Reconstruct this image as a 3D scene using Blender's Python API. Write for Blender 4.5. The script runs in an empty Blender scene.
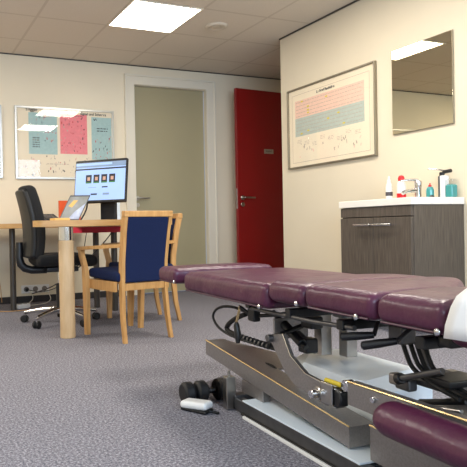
import bpy, bmesh, math, random
from mathutils import Vector, Matrix, Euler
random.seed(7)
S = bpy.context.scene
COL = S.collection
PI = math.pi

# ------------------------------------------------------------------ materials
def lin(c):
    r = []
    for v in c:
        v /= 255.0
        r.append(v/12.92 if v <= .04045 else ((v+.055)/1.055)**2.4)
    return (r[0], r[1], r[2], 1.0)

def mat(name, rgb, rough=.5, metal=0., var=.06, vscale=8., bump=0., bscale=60., spec=.5, emit=0., trans=0., coat=0., stretch=None, rgb2=None, detail=3., alpha=1.):
    m = bpy.data.materials.new(name); m.use_nodes = True
    nt = m.node_tree; N = nt.nodes; L = nt.links
    b = N['Principled BSDF']
    b.inputs['Roughness'].default_value = rough
    b.inputs['Metallic'].default_value = metal
    b.inputs['Specular IOR Level'].default_value = spec
    b.inputs['Transmission Weight'].default_value = trans
    b.inputs['Coat Weight'].default_value = coat
    b.inputs['Alpha'].default_value = alpha
    tc = N.new('ShaderNodeTexCoord'); mp = N.new('ShaderNodeMapping')
    L.new(tc.outputs['Object'], mp.inputs['Vector'])
    if stretch: mp.inputs['Scale'].default_value = stretch
    n = N.new('ShaderNodeTexNoise'); n.inputs['Scale'].default_value = vscale; n.inputs['Detail'].default_value = detail
    L.new(mp.outputs['Vector'], n.inputs['Vector'])
    rp = N.new('ShaderNodeValToRGB')
    c = lin(rgb)
    if rgb2: a, d = c, lin(rgb2)
    else:
        a = tuple(max(0, x*(1-var)) for x in c[:3])+(1,); d = tuple(min(1, x*(1+var)) for x in c[:3])+(1,)
    rp.color_ramp.elements[0].color = a; rp.color_ramp.elements[1].color = d
    rp.color_ramp.elements[0].position = .3; rp.color_ramp.elements[1].position = .7
    L.new(n.outputs['Fac'], rp.inputs['Fac']); L.new(rp.outputs['Color'], b.inputs['Base Color'])
    if bump:
        n2 = N.new('ShaderNodeTexNoise'); n2.inputs['Scale'].default_value = bscale; n2.inputs['Detail'].default_value = 4
        L.new(mp.outputs['Vector'], n2.inputs['Vector'])
        bp = N.new('ShaderNodeBump'); bp.inputs['Strength'].default_value = bump; bp.inputs['Distance'].default_value = .02
        L.new(n2.outputs['Fac'], bp.inputs['Height']); L.new(bp.outputs['Normal'], b.inputs['Normal'])
    if emit:
        L.new(rp.outputs['Color'], b.inputs['Emission Color']); b.inputs['Emission Strength'].default_value = emit
    return m

M = {}
M['wall'] = mat('wall_paint', (224, 212, 188), .75, var=.015, vscale=3, bump=.02, bscale=180)
M['wall_shade'] = M['wall']
M['white_trim'] = mat('white_lacquer', (220, 212, 194), .4, var=.01)
M['skirting'] = mat('dark_skirting', (38, 34, 34), .6)
M['door_grey'] = mat('sage_door_paint', (160, 150, 118), .5, var=.02, vscale=2)
M['door_red'] = mat('red_door_paint', (132, 12, 14), .4, var=.05, vscale=2)
M['steel'] = mat('brushed_steel', (178, 174, 168), .28, 1., var=.06, vscale=30)
M['chrome'] = mat('chrome', (214, 214, 216), .12, 1., var=.02)
M['polished'] = mat('polished_plate', (176, 170, 166), .06, 1., var=.02)
M['gunmetal'] = mat('hammered_grey_metal', (150, 145, 143), .34, .75, var=.10, vscale=160, bump=.12, bscale=260)
M['darkmetal'] = mat('dark_grey_metal', (98, 97, 98), .38, .8, var=.1, vscale=30)
M['black'] = mat('black_plastic', (20, 20, 23), .4, var=.1)
M['rubber'] = mat('black_rubber', (14, 14, 16), .6, var=.1)
M['fabric_black'] = mat('black_chair_fabric', (15, 15, 17), .85, var=.2, vscale=200, bump=.2, bscale=300)
M['leather_black'] = mat('black_chair_shell', (14, 14, 15), .5, var=.1)
M['navy'] = mat('navy_upholstery', (23, 35, 70), .85, var=.18, vscale=240, bump=.15, bscale=300, spec=.2)
M['beech'] = mat('beech_wood', (186, 136, 78), .42, var=.0, rgb2=(206, 158, 98), vscale=14, stretch=(4, 4, .5))
M['beech_x'] = mat('beech_desktop', (186, 140, 82), .42, rgb2=(204, 160, 102), vscale=12, stretch=(.5, 4, 4))
M['beech_pale'] = mat('pale_beech_column', (198, 166, 124), .45, rgb2=(210, 180, 140), vscale=14, stretch=(4, 4, .5))
M['red_panel'] = mat('red_laminate', (236, 40, 80), .4, var=.04)
M['leg_grey'] = mat('grey_steel_leg', (86, 82, 78), .4, .7, var=.05)
M['burgundy'] = mat('burgundy_leatherette', (80, 33, 58), .34, var=.14, vscale=5, bump=.4, bscale=11, spec=.5)
M['seam'] = mat('burgundy_piping', (66, 22, 46), .4, var=.1)
M['cover_white'] = mat('white_moulded_cover', (226, 233, 238), .35, var=.02)
M['pan_white'] = mat('pale_blue_pan', (214, 226, 236), .3, var=.02)
M['white_plastic'] = mat('white_plastic', (228, 228, 226), .35, var=.02)
M['paper_cover'] = mat('white_paper', (238, 240, 242), .8, var=.02, bump=.15, bscale=14)
M['yellow'] = mat('yellow_sleeve', (224, 200, 60), .5, var=.05)
M['oak_dark'] = mat('dark_grained_veneer', (66, 58, 51), .5, rgb2=(100, 90, 80), vscale=20, stretch=(9, 9, .35), detail=6)
M['counter'] = mat('white_basin_top', (236, 232, 224), .25, var=.01)
M['frame_silver'] = mat('silver_frame', (180, 178, 172), .3, .9, var=.04)
M['frame_thin'] = mat('thin_grey_frame', (150, 142, 124), .35, .8, var=.04)
M['paper_cream'] = mat('chart_paper', (242, 228, 202), .7, var=.02)
M['paper_white'] = mat('white_chart_paper', (228, 214, 188), .7, var=.02)
M['print_blue'] = mat('chart_blue', (158, 186, 184), .7, var=.05, vscale=40)
M['print_pink'] = mat('chart_pink', (226, 126, 132), .7, var=.06, vscale=40)
M['print_rose'] = mat('chart_rose', (240, 202, 182), .7, var=.04, vscale=40)
M['print_teal'] = mat('chart_teal', (184, 194, 184), .7, var=.05, vscale=40)
M['ink'] = mat('ink', (50, 48, 52), .8)
M['ink_soft'] = mat('soft_ink', (186, 168, 150), .8)
M['ink_red'] = mat('red_ink', (196, 70, 74), .8)
M['ink_yellow'] = mat('yellow_ink', (226, 206, 60), .8)
M['mirror'] = mat('mirror_silvering', (212, 206, 184), .015, 1., var=.0)
M['screen'] = mat('screen_page', (150, 178, 226), .3, emit=.55, var=.02)
M['screen_bar'] = mat('screen_bar', (120, 140, 168), .3, emit=.4)
M['screen_dark'] = mat('screen_dark', (34, 38, 52), .3, emit=.1)
M['screen_green'] = mat('screen_green', (60, 120, 70), .3, emit=.25)
M['screen_skin'] = mat('screen_skin', (190, 150, 130), .3, emit=.3)
M['orange'] = mat('orange_card', (222, 84, 28), .55, var=.04)
M['notepaper'] = mat('pale_yellow_paper', (226, 184, 110), .8)
M['photo_grey'] = mat('grey_picture', (132, 132, 122), .3, rgb2=(172, 174, 174), vscale=9)
M['photo_blue'] = mat('blue_white_picture', (206, 214, 230), .25, rgb2=(150, 160, 190), vscale=20)
M['teal_liquid'] = mat('teal_soap', (54, 140, 140), .15, var=.04, coat=.4)
M['bottle_red'] = mat('red_cap', (206, 24, 36), .35)
M['label_dark'] = mat('dark_label', (70, 66, 74), .5)
M['ceil_white'] = mat('white_ceiling_ring', (206, 196, 180), .5)
M['metal_and_highlight'] = mat('bright_metal_and_highlight', (226, 200, 150), .2, 1.)  # warm metal for the crank and for highlights painted along rail edges
M['light'] = mat('light_diffuser', (255, 250, 240), .5, emit=11., var=.0)
M['cable_white'] = mat('white_cable', (214, 208, 196), .5)
M['cable_tan'] = mat('tan_cable', (186, 140, 80), .5)
M['outlet_hole'] = mat('grey_socket', (120, 112, 104), .5)

def glass_mat():
    m = bpy.data.materials.new('clear_glass'); m.use_nodes = True
    nt = m.node_tree; N = nt.nodes; L = nt.links
    for n in list(N): N.remove(n)
    o = N.new('ShaderNodeOutputMaterial'); t = N.new('ShaderNodeBsdfTransparent'); g = N.new('ShaderNodeBsdfGlossy')
    g.inputs['Roughness'].default_value = .02
    fr = N.new('ShaderNodeFresnel'); fr.inputs['IOR'].default_value = 1.5
    ge = N.new('ShaderNodeNewGeometry'); ma = N.new('ShaderNodeMath'); ma.operation = 'MULTIPLY_ADD'; ma.inputs[1].default_value = 1/1.5-1.5; ma.inputs[2].default_value = 1.5
    L.new(ge.outputs['Backfacing'], ma.inputs[0]); L.new(ma.outputs[0], fr.inputs['IOR'])
    mx = N.new('ShaderNodeMixShader')
    L.new(fr.outputs[0], mx.inputs[0]); L.new(t.outputs[0], mx.inputs[1]); L.new(g.outputs[0], mx.inputs[2]); L.new(mx.outputs[0], o.inputs[0])
    return m
M['glass'] = glass_mat()

def carpet_mat():
    m = bpy.data.materials.new('blue_grey_loop_carpet'); m.use_nodes = True
    nt = m.node_tree; N = nt.nodes; L = nt.links; b = N['Principled BSDF']
    b.inputs['Roughness'].default_value = .95; b.inputs['Specular IOR Level'].default_value = .1
    tc = N.new('ShaderNodeTexCoord')
    n1 = N.new('ShaderNodeTexNoise'); n1.inputs['Scale'].default_value = 110; n1.inputs['Detail'].default_value = 5; n1.inputs['Roughness'].default_value = .85
    n2 = N.new('ShaderNodeTexNoise'); n2.inputs['Scale'].default_value = 3; n2.inputs['Detail'].default_value = 2
    for n in (n1, n2): L.new(tc.outputs['Object'], n.inputs['Vector'])
    rp = N.new('ShaderNodeValToRGB'); e = rp.color_ramp.elements
    e[0].position = .35; e[0].color = lin((64, 66, 78)); e[1].position = .65; e[1].color = lin((188, 186, 194))
    x = rp.color_ramp.elements.new(.5); x.color = lin((124, 122, 130))
    L.new(n1.outputs['Fac'], rp.inputs['Fac'])
    mx = N.new('ShaderNodeMix'); mx.data_type = 'RGBA'; mx.blend_type = 'MULTIPLY'; mx.inputs[0].default_value = 1
    rp2 = N.new('ShaderNodeValToRGB'); rp2.color_ramp.elements[0].color = (.92, .92, .92, 1); rp2.color_ramp.elements[1].color = (1, 1, 1, 1)
    L.new(n2.outputs['Fac'], rp2.inputs['Fac'])
    L.new(rp.outputs['Color'], mx.inputs[6]); L.new(rp2.outputs['Color'], mx.inputs[7]); L.new(mx.outputs[2], b.inputs['Base Color'])
    bp = N.new('ShaderNodeBump'); bp.inputs['Strength'].default_value = .5; bp.inputs['Distance'].default_value = .006
    L.new(n1.outputs['Fac'], bp.inputs['Height']); L.new(bp.outputs['Normal'], b.inputs['Normal'])
    return m
M['carpet'] = carpet_mat()

def ceiling_mat(x0, y0, sp):
    m = bpy.data.materials.new('mineral_ceiling_tiles'); m.use_nodes = True
    nt = m.node_tree; N = nt.nodes; L = nt.links; b = N['Principled BSDF']
    b.inputs['Roughness'].default_value = .9; b.inputs['Specular IOR Level'].default_value = .1
    tc = N.new('ShaderNodeTexCoord'); sp_ = N.new('ShaderNodeSeparateXYZ'); L.new(tc.outputs['Object'], sp_.inputs[0])
    def mth(op, a, bv):
        q = N.new('ShaderNodeMath'); q.operation = op
        for i, v in enumerate((a, bv)):
            if v is None: continue
            if isinstance(v, (int, float)): q.inputs[i].default_value = v
            else: L.new(v, q.inputs[i])
        return q.outputs[0]
    masks = []
    for ax, o in ((0, x0), (1, y0)):
        v = mth('SUBTRACT', sp_.outputs[ax], o - sp/2 - 50*sp)
        v = mth('MODULO', v, sp); v = mth('SUBTRACT', v, sp/2); v = mth('ABSOLUTE', v, None)
        masks.append(mth('LESS_THAN', v, .011))
    msk = mth('MAXIMUM', masks[0], masks[1])
    n1 = N.new('ShaderNodeTexNoise'); n1.inputs['Scale'].default_value = 60; L.new(tc.outputs['Object'], n1.inputs['Vector'])
    rp = N.new('ShaderNodeValToRGB'); rp.color_ramp.elements[0].color = lin((214, 206, 194)); rp.color_ramp.elements[1].color = lin((222, 214, 202))
    L.new(n1.outputs['Fac'], rp.inputs['Fac'])
    mx = N.new('ShaderNodeMix'); mx.data_type = 'RGBA'; L.new(msk, mx.inputs[0]); L.new(rp.outputs['Color'], mx.inputs[6]); mx.inputs[7].default_value = lin((204, 195, 182))
    L.new(mx.outputs[2], b.inputs['Base Color'])
    return m
GX, GY = 1.1087, 4.6507
M['ceiling'] = ceiling_mat(GX, GY, .6)

# ------------------------------------------------------------------ mesh builder
class MB:
    def __init__(s): s.v = []; s.f = []; s.m = []; s.mats = []
    def mi(s, m):
        if m not in s.mats: s.mats.append(m)
        return s.mats.index(m)
    def add(s, vs, fs, m, T=None):
        o = len(s.v)
        for p in vs: s.v.append(tuple(T @ Vector(p)) if T else tuple(p))
        k = s.mi(m)
        for f in fs: s.f.append([i+o for i in f]); s.m.append(k)
        return s
    def rbox(s, c, size, m, r=.004, k=2, n=1, T=None, fn=None):
        h = [x/2 for x in size]; r = min(r, min(h)*.98)
        axs = []
        for a in range(3):
            L0 = [-h[a]+r*i/k for i in range(k)]
            mid = [(-h[a]+r) + (2*(h[a]-r))*i/n for i in range(n+1)]
            axs.append(L0+mid+[-x for x in reversed(L0)])
        idx = {}; vs = []; fs = []
        def vid(p):
            key = tuple(round(x, 6) for x in p)
            if key not in idx:
                q = [max(-(h[a]-r), min(h[a]-r, p[a])) for a in range(3)]
                d = Vector([p[a]-q[a] for a in range(3)])
                if d.length > 1e-9: d = d.normalized()*r
                w = Vector(q)+d
                if fn: w = Vector(fn(*w))
                idx[key] = len(vs); vs.append(w+Vector(c))
            return idx[key]
        for a in range(3):
            u, w = (a+1) % 3, (a+2) % 3
            for sg in (-1, 1):
                for i in range(len(axs[u])-1):
                    for j in range(len(axs[w])-1):
                        q = []
                        for (ii, jj) in ((i, j), (i+1, j), (i+1, j+1), (i, j+1)):
                            p = [0, 0, 0]; p[a] = sg*h[a]; p[u] = axs[u][ii]; p[w] = axs[w][jj]; q.append(vid(p))
                        fs.append(q if sg > 0 else q[::-1])
        return s.add(vs, fs, m, T)
    def box2(s, lo, hi, m, r=.003, **k):
        return s.rbox([(a+b)/2 for a, b in zip(lo, hi)], [abs(b-a) for a, b in zip(lo, hi)], m, r, **k)
    def tube(s, pts, rad, m, seg=10, cap=True, T=None, smooth=0, closed=False):
        P = [Vector(p) for p in pts]
        R = rad if isinstance(rad, (list, tuple)) else [rad]*len(P)
        for _ in range(smooth):
            Q = [P[0]]; RR = [R[0]]
            for i in range(len(P)-1):
                Q += [P[i].lerp(P[i+1], .25), P[i].lerp(P[i+1], .75)]; RR += [R[i]*.75+R[i+1]*.25, R[i]*.25+R[i+1]*.75]
            Q.append(P[-1]); RR.append(R[-1]); P, R = Q, RR
        vs = []; fs = []; up = None
        for i, p in enumerate(P):
            t = (P[min(i+1, len(P)-1)]-P[max(i-1, 0)]).normalized()
            if up is None:
                up = Vector((0, 0, 1)) if abs(t.z) < .9 else Vector((1, 0, 0))
            x = t.cross(up).normalized(); y = x.cross(t).normalized(); up = y
            for j in range(seg):
                a = 2*PI*j/seg; vs.append(p+x*math.cos(a)*R[i]+y*math.sin(a)*R[i])
        for i in range(len(P)-1):
            for j in range(seg):
                fs.append([i*seg+j, i*seg+(j+1) % seg, (i+1)*seg+(j+1) % seg, (i+1)*seg+j])
        if cap: fs.append(list(range(seg))[::-1]); fs.append([(len(P)-1)*seg+j for j in range(seg)])
        return s.add(vs, fs, m, T)
    def cyl(s, a, b, r, m, seg=20, r2=None, bev=.15, T=None):
        a, b = Vector(a), Vector(b); d = b-a; L_ = d.length; d.normalize(); r2 = r if r2 is None else r2
        e = min(r, r2)*bev; e = min(e, L_*.3)
        return s.tube([a, a+d*1e-5, a+d*e, b-d*e, b-d*1e-5, b], [1e-4, r-e, r, r2, r2-e, 1e-4], m, seg, True, T)
    def lathe(s, prof, m, at=(0, 0, 0), seg=20, T=None, sq=1.):
        vs = []; fs = []
        for (r, z) in prof:
            for j in range(seg):
                a = 2*PI*j/seg; vs.append((at[0]+r*math.cos(a), at[1]+r*sq*math.sin(a), at[2]+z))
        for i in range(len(prof)-1):
            for j in range(seg): fs.append([i*seg+j, i*seg+(j+1) % seg, (i+1)*seg+(j+1) % seg, (i+1)*seg+j])
        fs.append(list(range(seg))[::-1]); fs.append([(len(prof)-1)*seg+j for j in range(seg)])
        return s.add(vs, fs, m, T)
    def prism(s, poly, d, m, T=None):
        # poly: list of 3-D points (planar), d: extrusion vector
        P = [Vector(p) for p in poly]; d = Vector(d); n = len(P)
        vs = P+[p+d for p in P]
        nn = (P[1]-P[0]).cross(P[2]-P[0])
        area = Vector((0, 0, 0))
        for i in range(n): area += P[i].cross(P[(i+1) % n])
        flip = area.dot(d) > 0
        fs = [list(range(n)), [n+i for i in reversed(range(n))]]
        for i in range(n): fs.append([i, n+i, n+(i+1) % n, (i+1) % n])
        if flip: fs = [f[::-1] for f in fs]
        return s.add(vs, fs, m, T)
    def quad(s, a, b, c, d, m, T=None): return s.add([a, b, c, d], [[0, 1, 2, 3]], m, T)
    def text(s, txt, T, size, m, align='LEFT', ext=.0004, bold=0.):
        cu = bpy.data.curves.new('lettering', 'FONT'); cu.body = txt; cu.size = size; cu.align_x = align; cu.align_y = 'CENTER'; cu.extrude = ext; cu.offset = bold
        o = bpy.data.objects.new('lettering', cu); COL.objects.link(o)
        bpy.context.view_layer.update()
        dg = bpy.context.evaluated_depsgraph_get(); me = bpy.data.meshes.new_from_object(o.evaluated_get(dg))
        s.add([v.co.copy() for v in me.vertices], [list(p.vertices) for p in me.polygons], m, T)
        bpy.data.objects.remove(o); bpy.data.curves.remove(cu); bpy.data.meshes.remove(me)
        return s
    def build(s, name, parent=None, loc=None, rot=None, sharp=40):
        me = bpy.data.meshes.new(name); me.from_pydata(s.v, [], s.f); me.update()
        for m in s.mats: me.materials.append(m if not isinstance(m, str) else M[m])
        for p, k in zip(me.polygons, s.m): p.material_index = k
        for p in me.polygons: p.use_smooth = True
        me.set_sharp_from_angle(angle=math.radians(sharp))
        o = bpy.data.objects.new(name, me); COL.objects.link(o)
        wn_ = o.modifiers.new('weighted_normal', 'WEIGHTED_NORMAL'); wn_.keep_sharp = True; wn_.weight = 80
        if loc is not None: o.location = loc
        if rot is not None: o.rotation_euler = rot
        if parent is not None: o.parent = parent
        return o

def tag(o, label=None, cat=None, group=None, kind=None):
    if label: o['label'] = label
    if cat: o['category'] = cat
    if group: o['group'] = group
    if kind: o['kind'] = kind
    return o
def thing(name, label, cat, loc=(0, 0, 0), rz=0., group=None):
    o = bpy.data.objects.new(name, None); COL.objects.link(o); o.location = loc; o.rotation_euler = (0, 0, rz); o.empty_display_size = .1
    return tag(o, label, cat, group)
def struct(o): o['kind'] = 'structure'; return o
def dup(root, loc, rz, label, group=None):
    r = root.copy(); COL.objects.link(r); r.location = loc; r.rotation_euler = (0, 0, rz); r['label'] = label
    if group: r['group'] = group
    for ch in list(root.children):
        c = ch.copy(); COL.objects.link(c); c.parent = r
        for g in list(ch.children):
            d = g.copy(); COL.objects.link(d); d.parent = c
    return r

# ------------------------------------------------------------------ camera
CZ = .7032
yaw, pitch, roll = .3882, -.008, -.0201
F = Vector((math.sin(yaw)*math.cos(pitch), math.cos(yaw)*math.cos(pitch), math.sin(pitch)))
r0 = Vector((math.cos(yaw), -math.sin(yaw), 0)); u0 = r0.cross(F)
Rv = r0*math.cos(roll)+u0*math.sin(roll); Uv = -r0*math.sin(roll)+u0*math.cos(roll)
cam = bpy.data.cameras.new('camera'); co = bpy.data.objects.new('camera', cam); COL.objects.link(co)
co.matrix_world = Matrix(((Rv.x, Uv.x, -F.x, 0), (Rv.y, Uv.y, -F.y, 0), (Rv.z, Uv.z, -F.z, CZ), (0, 0, 0, 1)))
cam.sensor_width = 36; cam.lens = 583.3/467*36; cam.shift_x = (233.5-132.05)/467; cam.clip_start = .05
S.camera = co
S.view_settings.view_transform = 'Standard'; S.view_settings.look = 'None'; S.view_settings.exposure = 0

# ------------------------------------------------------------------ room
H = 2.432; YB = 5.7035; XR = 3.35; YN = 4.478; XN = 4.42; XL = -2.4; YF = -1.7
def slab(name, lo, hi, m, r=.0): return struct(MB().box2(lo, hi, m, r=.0005, k=1).build(name))
slab('floor', (XL-.1, YF-.1, -.1), (XN+.1, YB+.1, 0), 'carpet')
ce = slab('ceiling', (XL-.1, YF-.1, H), (XN+.1, YB+.1, H+.1), 'ceiling')
# back wall with the opening of the sage door
DX0, DX1, DZ = 2.335, 3.30, 2.275
wb = MB()
for lo, hi in (((XL-.1, YB, 0), (DX0, YB+.12, H)), ((DX1, YB, 0), (XN+.1, YB+.12, H)), ((DX0, YB, DZ), (DX1, YB+.12, H))): wb.box2(lo, hi, 'wall', r=.0005, k=1)
struct(wb.build('wall_back'))
slab('wall_right', (XR, YF-.1, 0), (XR+.12, YN, H), 'wall')
slab('wall_nook', (XN, YN-.3, 0), (XN+.12, YB, H), 'wall')
slab('wall_passage', (XR+.12, YN-.12, 0), (XN, YN, H), 'wall')
slab('wall_left', (XL-.12, YF-.1, 0), (XL, YB, H), 'wall')
WX0, WX1, WZ0, WZ1 = -1.6, 3.2, .95, 2.38
wf = MB()
for lo, hi in (((XL, YF-.12, 0), (XR, YF, WZ0)), ((XL, YF-.12, WZ1), (XR, YF, H)), ((XL, YF-.12, WZ0), (WX0, YF, WZ1)), ((WX1, YF-.12, WZ0), (XR, YF, WZ1))): wf.box2(lo, hi, 'wall', r=.0005, k=1)
struct(wf.build('wall_front'))
wn = MB()
for lo, hi in (((WX0, YF-.1, WZ0), (WX1, YF-.04, WZ0+.06)), ((WX0, YF-.1, WZ1-.06), (WX1, YF-.04, WZ1))): wn.box2(lo, hi, 'white_trim')
for i in range(4):
    x = WX0+(WX1-WX0-.06)*i/3; wn.box2((x, YF-.1, WZ0), (x+.06, YF-.04, WZ1), 'white_trim')
struct(wn.build('window_1'))
# dark skirting and thin grey ceiling trims
sk = MB(); sk.box2((XL, YB-.012, 0), (DX0-.09, YB, .065), 'skirting'); sk.box2((DX1+.09, YB-.012, 0), (XN, YB, .065), 'skirting'); struct(sk.build('baseboard_back'))
struct(MB().box2((XR-.012, YF, 0), (XR, YN, .065), 'skirting').build('baseboard_right'))
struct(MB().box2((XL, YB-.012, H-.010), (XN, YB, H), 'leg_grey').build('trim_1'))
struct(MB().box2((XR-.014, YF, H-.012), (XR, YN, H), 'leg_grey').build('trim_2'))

# sage door in white frame
d1 = struct(MB().box2((2.385, YB+.055, .008), (3.25, YB+.095, 2.23), 'door_grey').build('door_1'))
fr = MB()
for x0, x1 in ((2.29, 2.335+.05), (3.25, 3.345)):
    fr.box2((x0, YB-.02, 0), (x1, YB, 2.30), 'white_trim', r=.004); 
    fr.box2((max(x0, DX0), YB, 0), (min(x1, DX1), YB+.05, DZ), 'white_trim', r=.002)
fr.box2((2.29, YB-.0205, 2.23), (3.345, YB-.0005, 2.315), 'white_trim', r=.004); fr.box2((DX0, YB, 2.225), (DX1, YB+.05, DZ), 'white_trim', r=.002)
for x0, x1 in ((2.272, 2.292), (3.343, 3.362)): fr.box2((x0, YB-.03, 0), (x1, YB, 2.33), 'white_trim', r=.005)
fr.box2((2.272, YB-.03, 2.312), (3.362, YB, 2.332), 'white_trim', r=.005)
fr.build('door_frame', d1)
h = MB(); h.cyl((2.425, YB+.055, 1.03), (2.425, YB+.005, 1.03), .011, 'steel'); h.tube([(2.425, YB+.008, 1.03), (2.44, YB+.004, 1.03), (2.55, YB+.004, 1.03)], .010, 'steel', smooth=1); h.cyl((2.425, YB+.056, 1.03), (2.425, YB+.046, 1.03), .026, 'steel')
h.build('door_handle', d1)
MB().cyl((2.425, YB+.056, .955), (2.425, YB+.046, .955), .024, 'steel').build('keyhole_rosette', d1)

# open red door standing across the nook
ang = math.atan2(.07, .88)
d2 = struct(thing('door_2', None, None, (3.476, 5.434, 0), ang))
MB().box2((0, 0, .008), (.9, .04, 2.212), 'door_red', r=.003).build('door_leaf', d2)
hh = MB(); hh.cyl((.06, .002, 1.02), (.06, -.012, 1.02), .026, 'steel'); hh.cyl((.06, 0, 1.02), (.06, -.05, 1.02), .010, 'steel'); hh.tube([(.06, -.048, 1.02), (.075, -.052, 1.02), (.195, -.052, 1.018)], .010, 'steel', smooth=1); hh.build('door_handle', d2)
MB().cyl((.06, .002, .945), (.06, -.012, .945), .025, 'steel').build('keyhole_rosette', d2)
lp = MB(); lp.box2((-.003, .01, .90), (.001, .03, 1.12), 'steel', r=.001); lp.build('latch_plate', d2)
sg = MB(); sg.box2((.37, -.004, 1.513), (.50, .0005, 1.563), 'frame_silver', r=.001)
sg.text('PRIVAAT', Matrix.Translation((.435, -.0045, 1.538)) @ Matrix.Rotation(PI/2, 4, 'X'), .022, 'ink', 'CENTER'); sg.build('door_sign', d2)
hg = MB()
for z in (.25, 1.1, 1.95): hg.cyl((.905, .02, z-.05), (.905, .02, z+.05), .009, 'steel')
hg.build('hinge', d2)
# ------------------------------------------------------------------ ceiling fittings
cl = thing('ceiling_light', 'square white fluorescent panel glowing in the ceiling tiles', 'ceiling light', (GX+1.5*.6, GY-.3, H))
MB().box2((-.284, -.284, -.005), (.284, .284, -.001), 'light', r=.002).build('diffuser', cl)
f_ = MB()
for lo, hi in (((-.3, -.3, -.008), (-.285, .3, .0)), ((.285, -.3, -.008), (.3, .3, .0)), ((-.285, -.3, -.008), (.285, -.285, .0)), ((-.285, .285, -.008), (.285, .3, .0))): f_.box2(lo, hi, 'white_trim', r=.002)
f_.build('frame', cl)
cv = thing('ceiling_vent', 'small round white vent set in a ceiling tile beside the light panel', 'ceiling vent', ((2.6086, 4.3662, 2.4320)[0], (2.6086, 4.3662, 2.4320)[1], H))
MB().lathe([(.050, -.006), (.062, -.016), (.078, -.018), (.092, -.010), (.096, 0)], 'ceil_white', seg=32).build('ring', cv)
MB().lathe([(.001, -.014), (.030, -.014), (.040, -.010), (.042, -.004)], 'ceil_white', seg=28).build('valve_disc', cv)

# ------------------------------------------------------------------ framed charts
def picture_frame(root, w, h, fw, m, dep=.022):
    # frame in local XZ plane, front towards -Y, back on the wall at y = 0
    f = MB()
    for lo, hi in (((-w/2, -dep, -h/2), (-w/2+fw, 0, h/2)), ((w/2-fw, -dep, -h/2), (w/2, 0, h/2)), ((-w/2+fw, -dep, -h/2), (w/2-fw, 0, -h/2+fw)), ((-w/2+fw, -dep, h/2-fw), (w/2-fw, 0, h/2))): f.box2(lo, hi, m, r=.002)
    f.build('frame', root)
    g = MB(); g.quad((-w/2+fw, -.014, -h/2+fw), (w/2-fw, -.014, -h/2+fw), (w/2-fw, -.014, h/2-fw), (-w/2+fw, -.014, h/2-fw), 'glass'); g.build('glass_pane', root)
RX = Matrix.Rotation(PI/2, 4, 'X')
def tx(x, y, z): return Matrix.Translation((x, y, z)) @ RX
def marks(mb, x0, x1, z0, z1, n, y, mats, rnd, big=1.):
    for _ in range(n):
        x = rnd.uniform(x0, x1); z = rnd.uniform(z0, z1); w = rnd.uniform(.004, .012)*big; h_ = rnd.uniform(.008, .03)*big
        a = rnd.uniform(-.6, .6); m = rnd.choice(mats); c, s_ = math.cos(a), math.sin(a)
        pts = [(-w/2, -h_/2), (w/2, -h_/2*.6), (w/3, h_/2), (-w/2, h_/2*.7)]
        mb.add([(x+c*p-s_*q, y, z+s_*p+c*q) for p, q in pts], [[0, 1, 2, 3]], m)
def textlines(mb, x0, x1, z, n, y, m, rnd, dz=.014, hgt=.005):
    for i in range(n):
        x = x0
        while x < x1-.01:
            w = rnd.uniform(.012, .035); w = min(w, x1-x)
            mb.quad((x, y, z-i*dz-hgt/2), (x+w, y, z-i*dz-hgt/2), (x+w, y, z-i*dz+hgt/2), (x, y, z-i*dz+hgt/2), m); x += w+.008
def rect(mb, x0, x1, z0, z1, y, m): mb.quad((x0, y, z0), (x1, y, z0), (x1, y, z1), (x0, y, z1), m)

rnd = random.Random(3)
# chart on the back wall: X 1.12..2.14, Z 1.215..1.93
c1 = thing('framed_chart', 'silver framed chart with two blue panels and a pink one, behind the monitor', 'framed chart', (1.63, YB-.001, 1.572), 0, 'framed charts on the walls')
picture_frame(c1, 1.03, .715, .02, 'frame_silver')
p = MB(); p.box2((-.50, -.008, -.345), (.50, -.001, .345), 'paper_white', r=.0005, k=1)
y = -.0086
BL = (-.378, -.09, -.11, .30); PK = (-.06, .225, -.10, .30); B2 = (.272, .49, -.15, .285)
for (a, b, c, d), m in ((BL, 'print_blue'), (PK, 'print_pink'), (B2, 'print_blue')): rect(p, a, b, c, d, y, m)
y2 = -.0092
marks(p, -.37, -.10, .02, .29, 40, y2, ['ink', 'ink_red', 'ink_red', 'ink_soft'], rnd); textlines(p, -.34, -.27, .05, 5, y2, 'ink', rnd, .022, .009)
marks(p, -.05, .215, -.09, .285, 46, y2, ['ink_red', 'ink', 'ink_red', 'ink_soft'], rnd); textlines(p, -.04, .19, .286, 1, y2, 'ink', rnd)
marks(p, .28, .48, -.14, .10, 22, y2, ['ink_red', 'ink', 'ink_soft'], rnd); textlines(p, .33, .45, .17, 2, y2, 'ink', rnd, .025, .009); marks(p, .29, .34, .2, .27, 3, y2, ['ink'], rnd)
textlines(p, -.2, .03, -.205, 1, y2, 'ink_soft', rnd, .02, .007)
marks(p, -.45, .47, -.32, -.12, 54, y2, ['ink_red', 'ink_soft', 'ink', 'ink_soft'], rnd)
p.text('Trigger', tx(-.41, y2, .325), .042, 'ink', bold=.001); p.text('Signal und Schmerz', tx(.155, y2, .312), .036, 'ink', bold=.001)
p.build('poster', c1)
c0 = thing('framed_chart', 'silver framed chart cut off by the left edge of the photo', 'framed chart', (.475, YB-.001, 1.572), 0, 'framed charts on the walls')
picture_frame(c0, 1.03, .705, .02, 'frame_silver')
p = MB(); p.box2((-.50, -.008, -.34), (.50, -.001, .34), 'paper_white', r=.0005, k=1); rect(p, -.35, -.05, -.1, .28, -.0086, 'print_blue'); rect(p, 0, .30, -.1, .28, -.0086, 'print_pink'); p.build('poster', c0)
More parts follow.
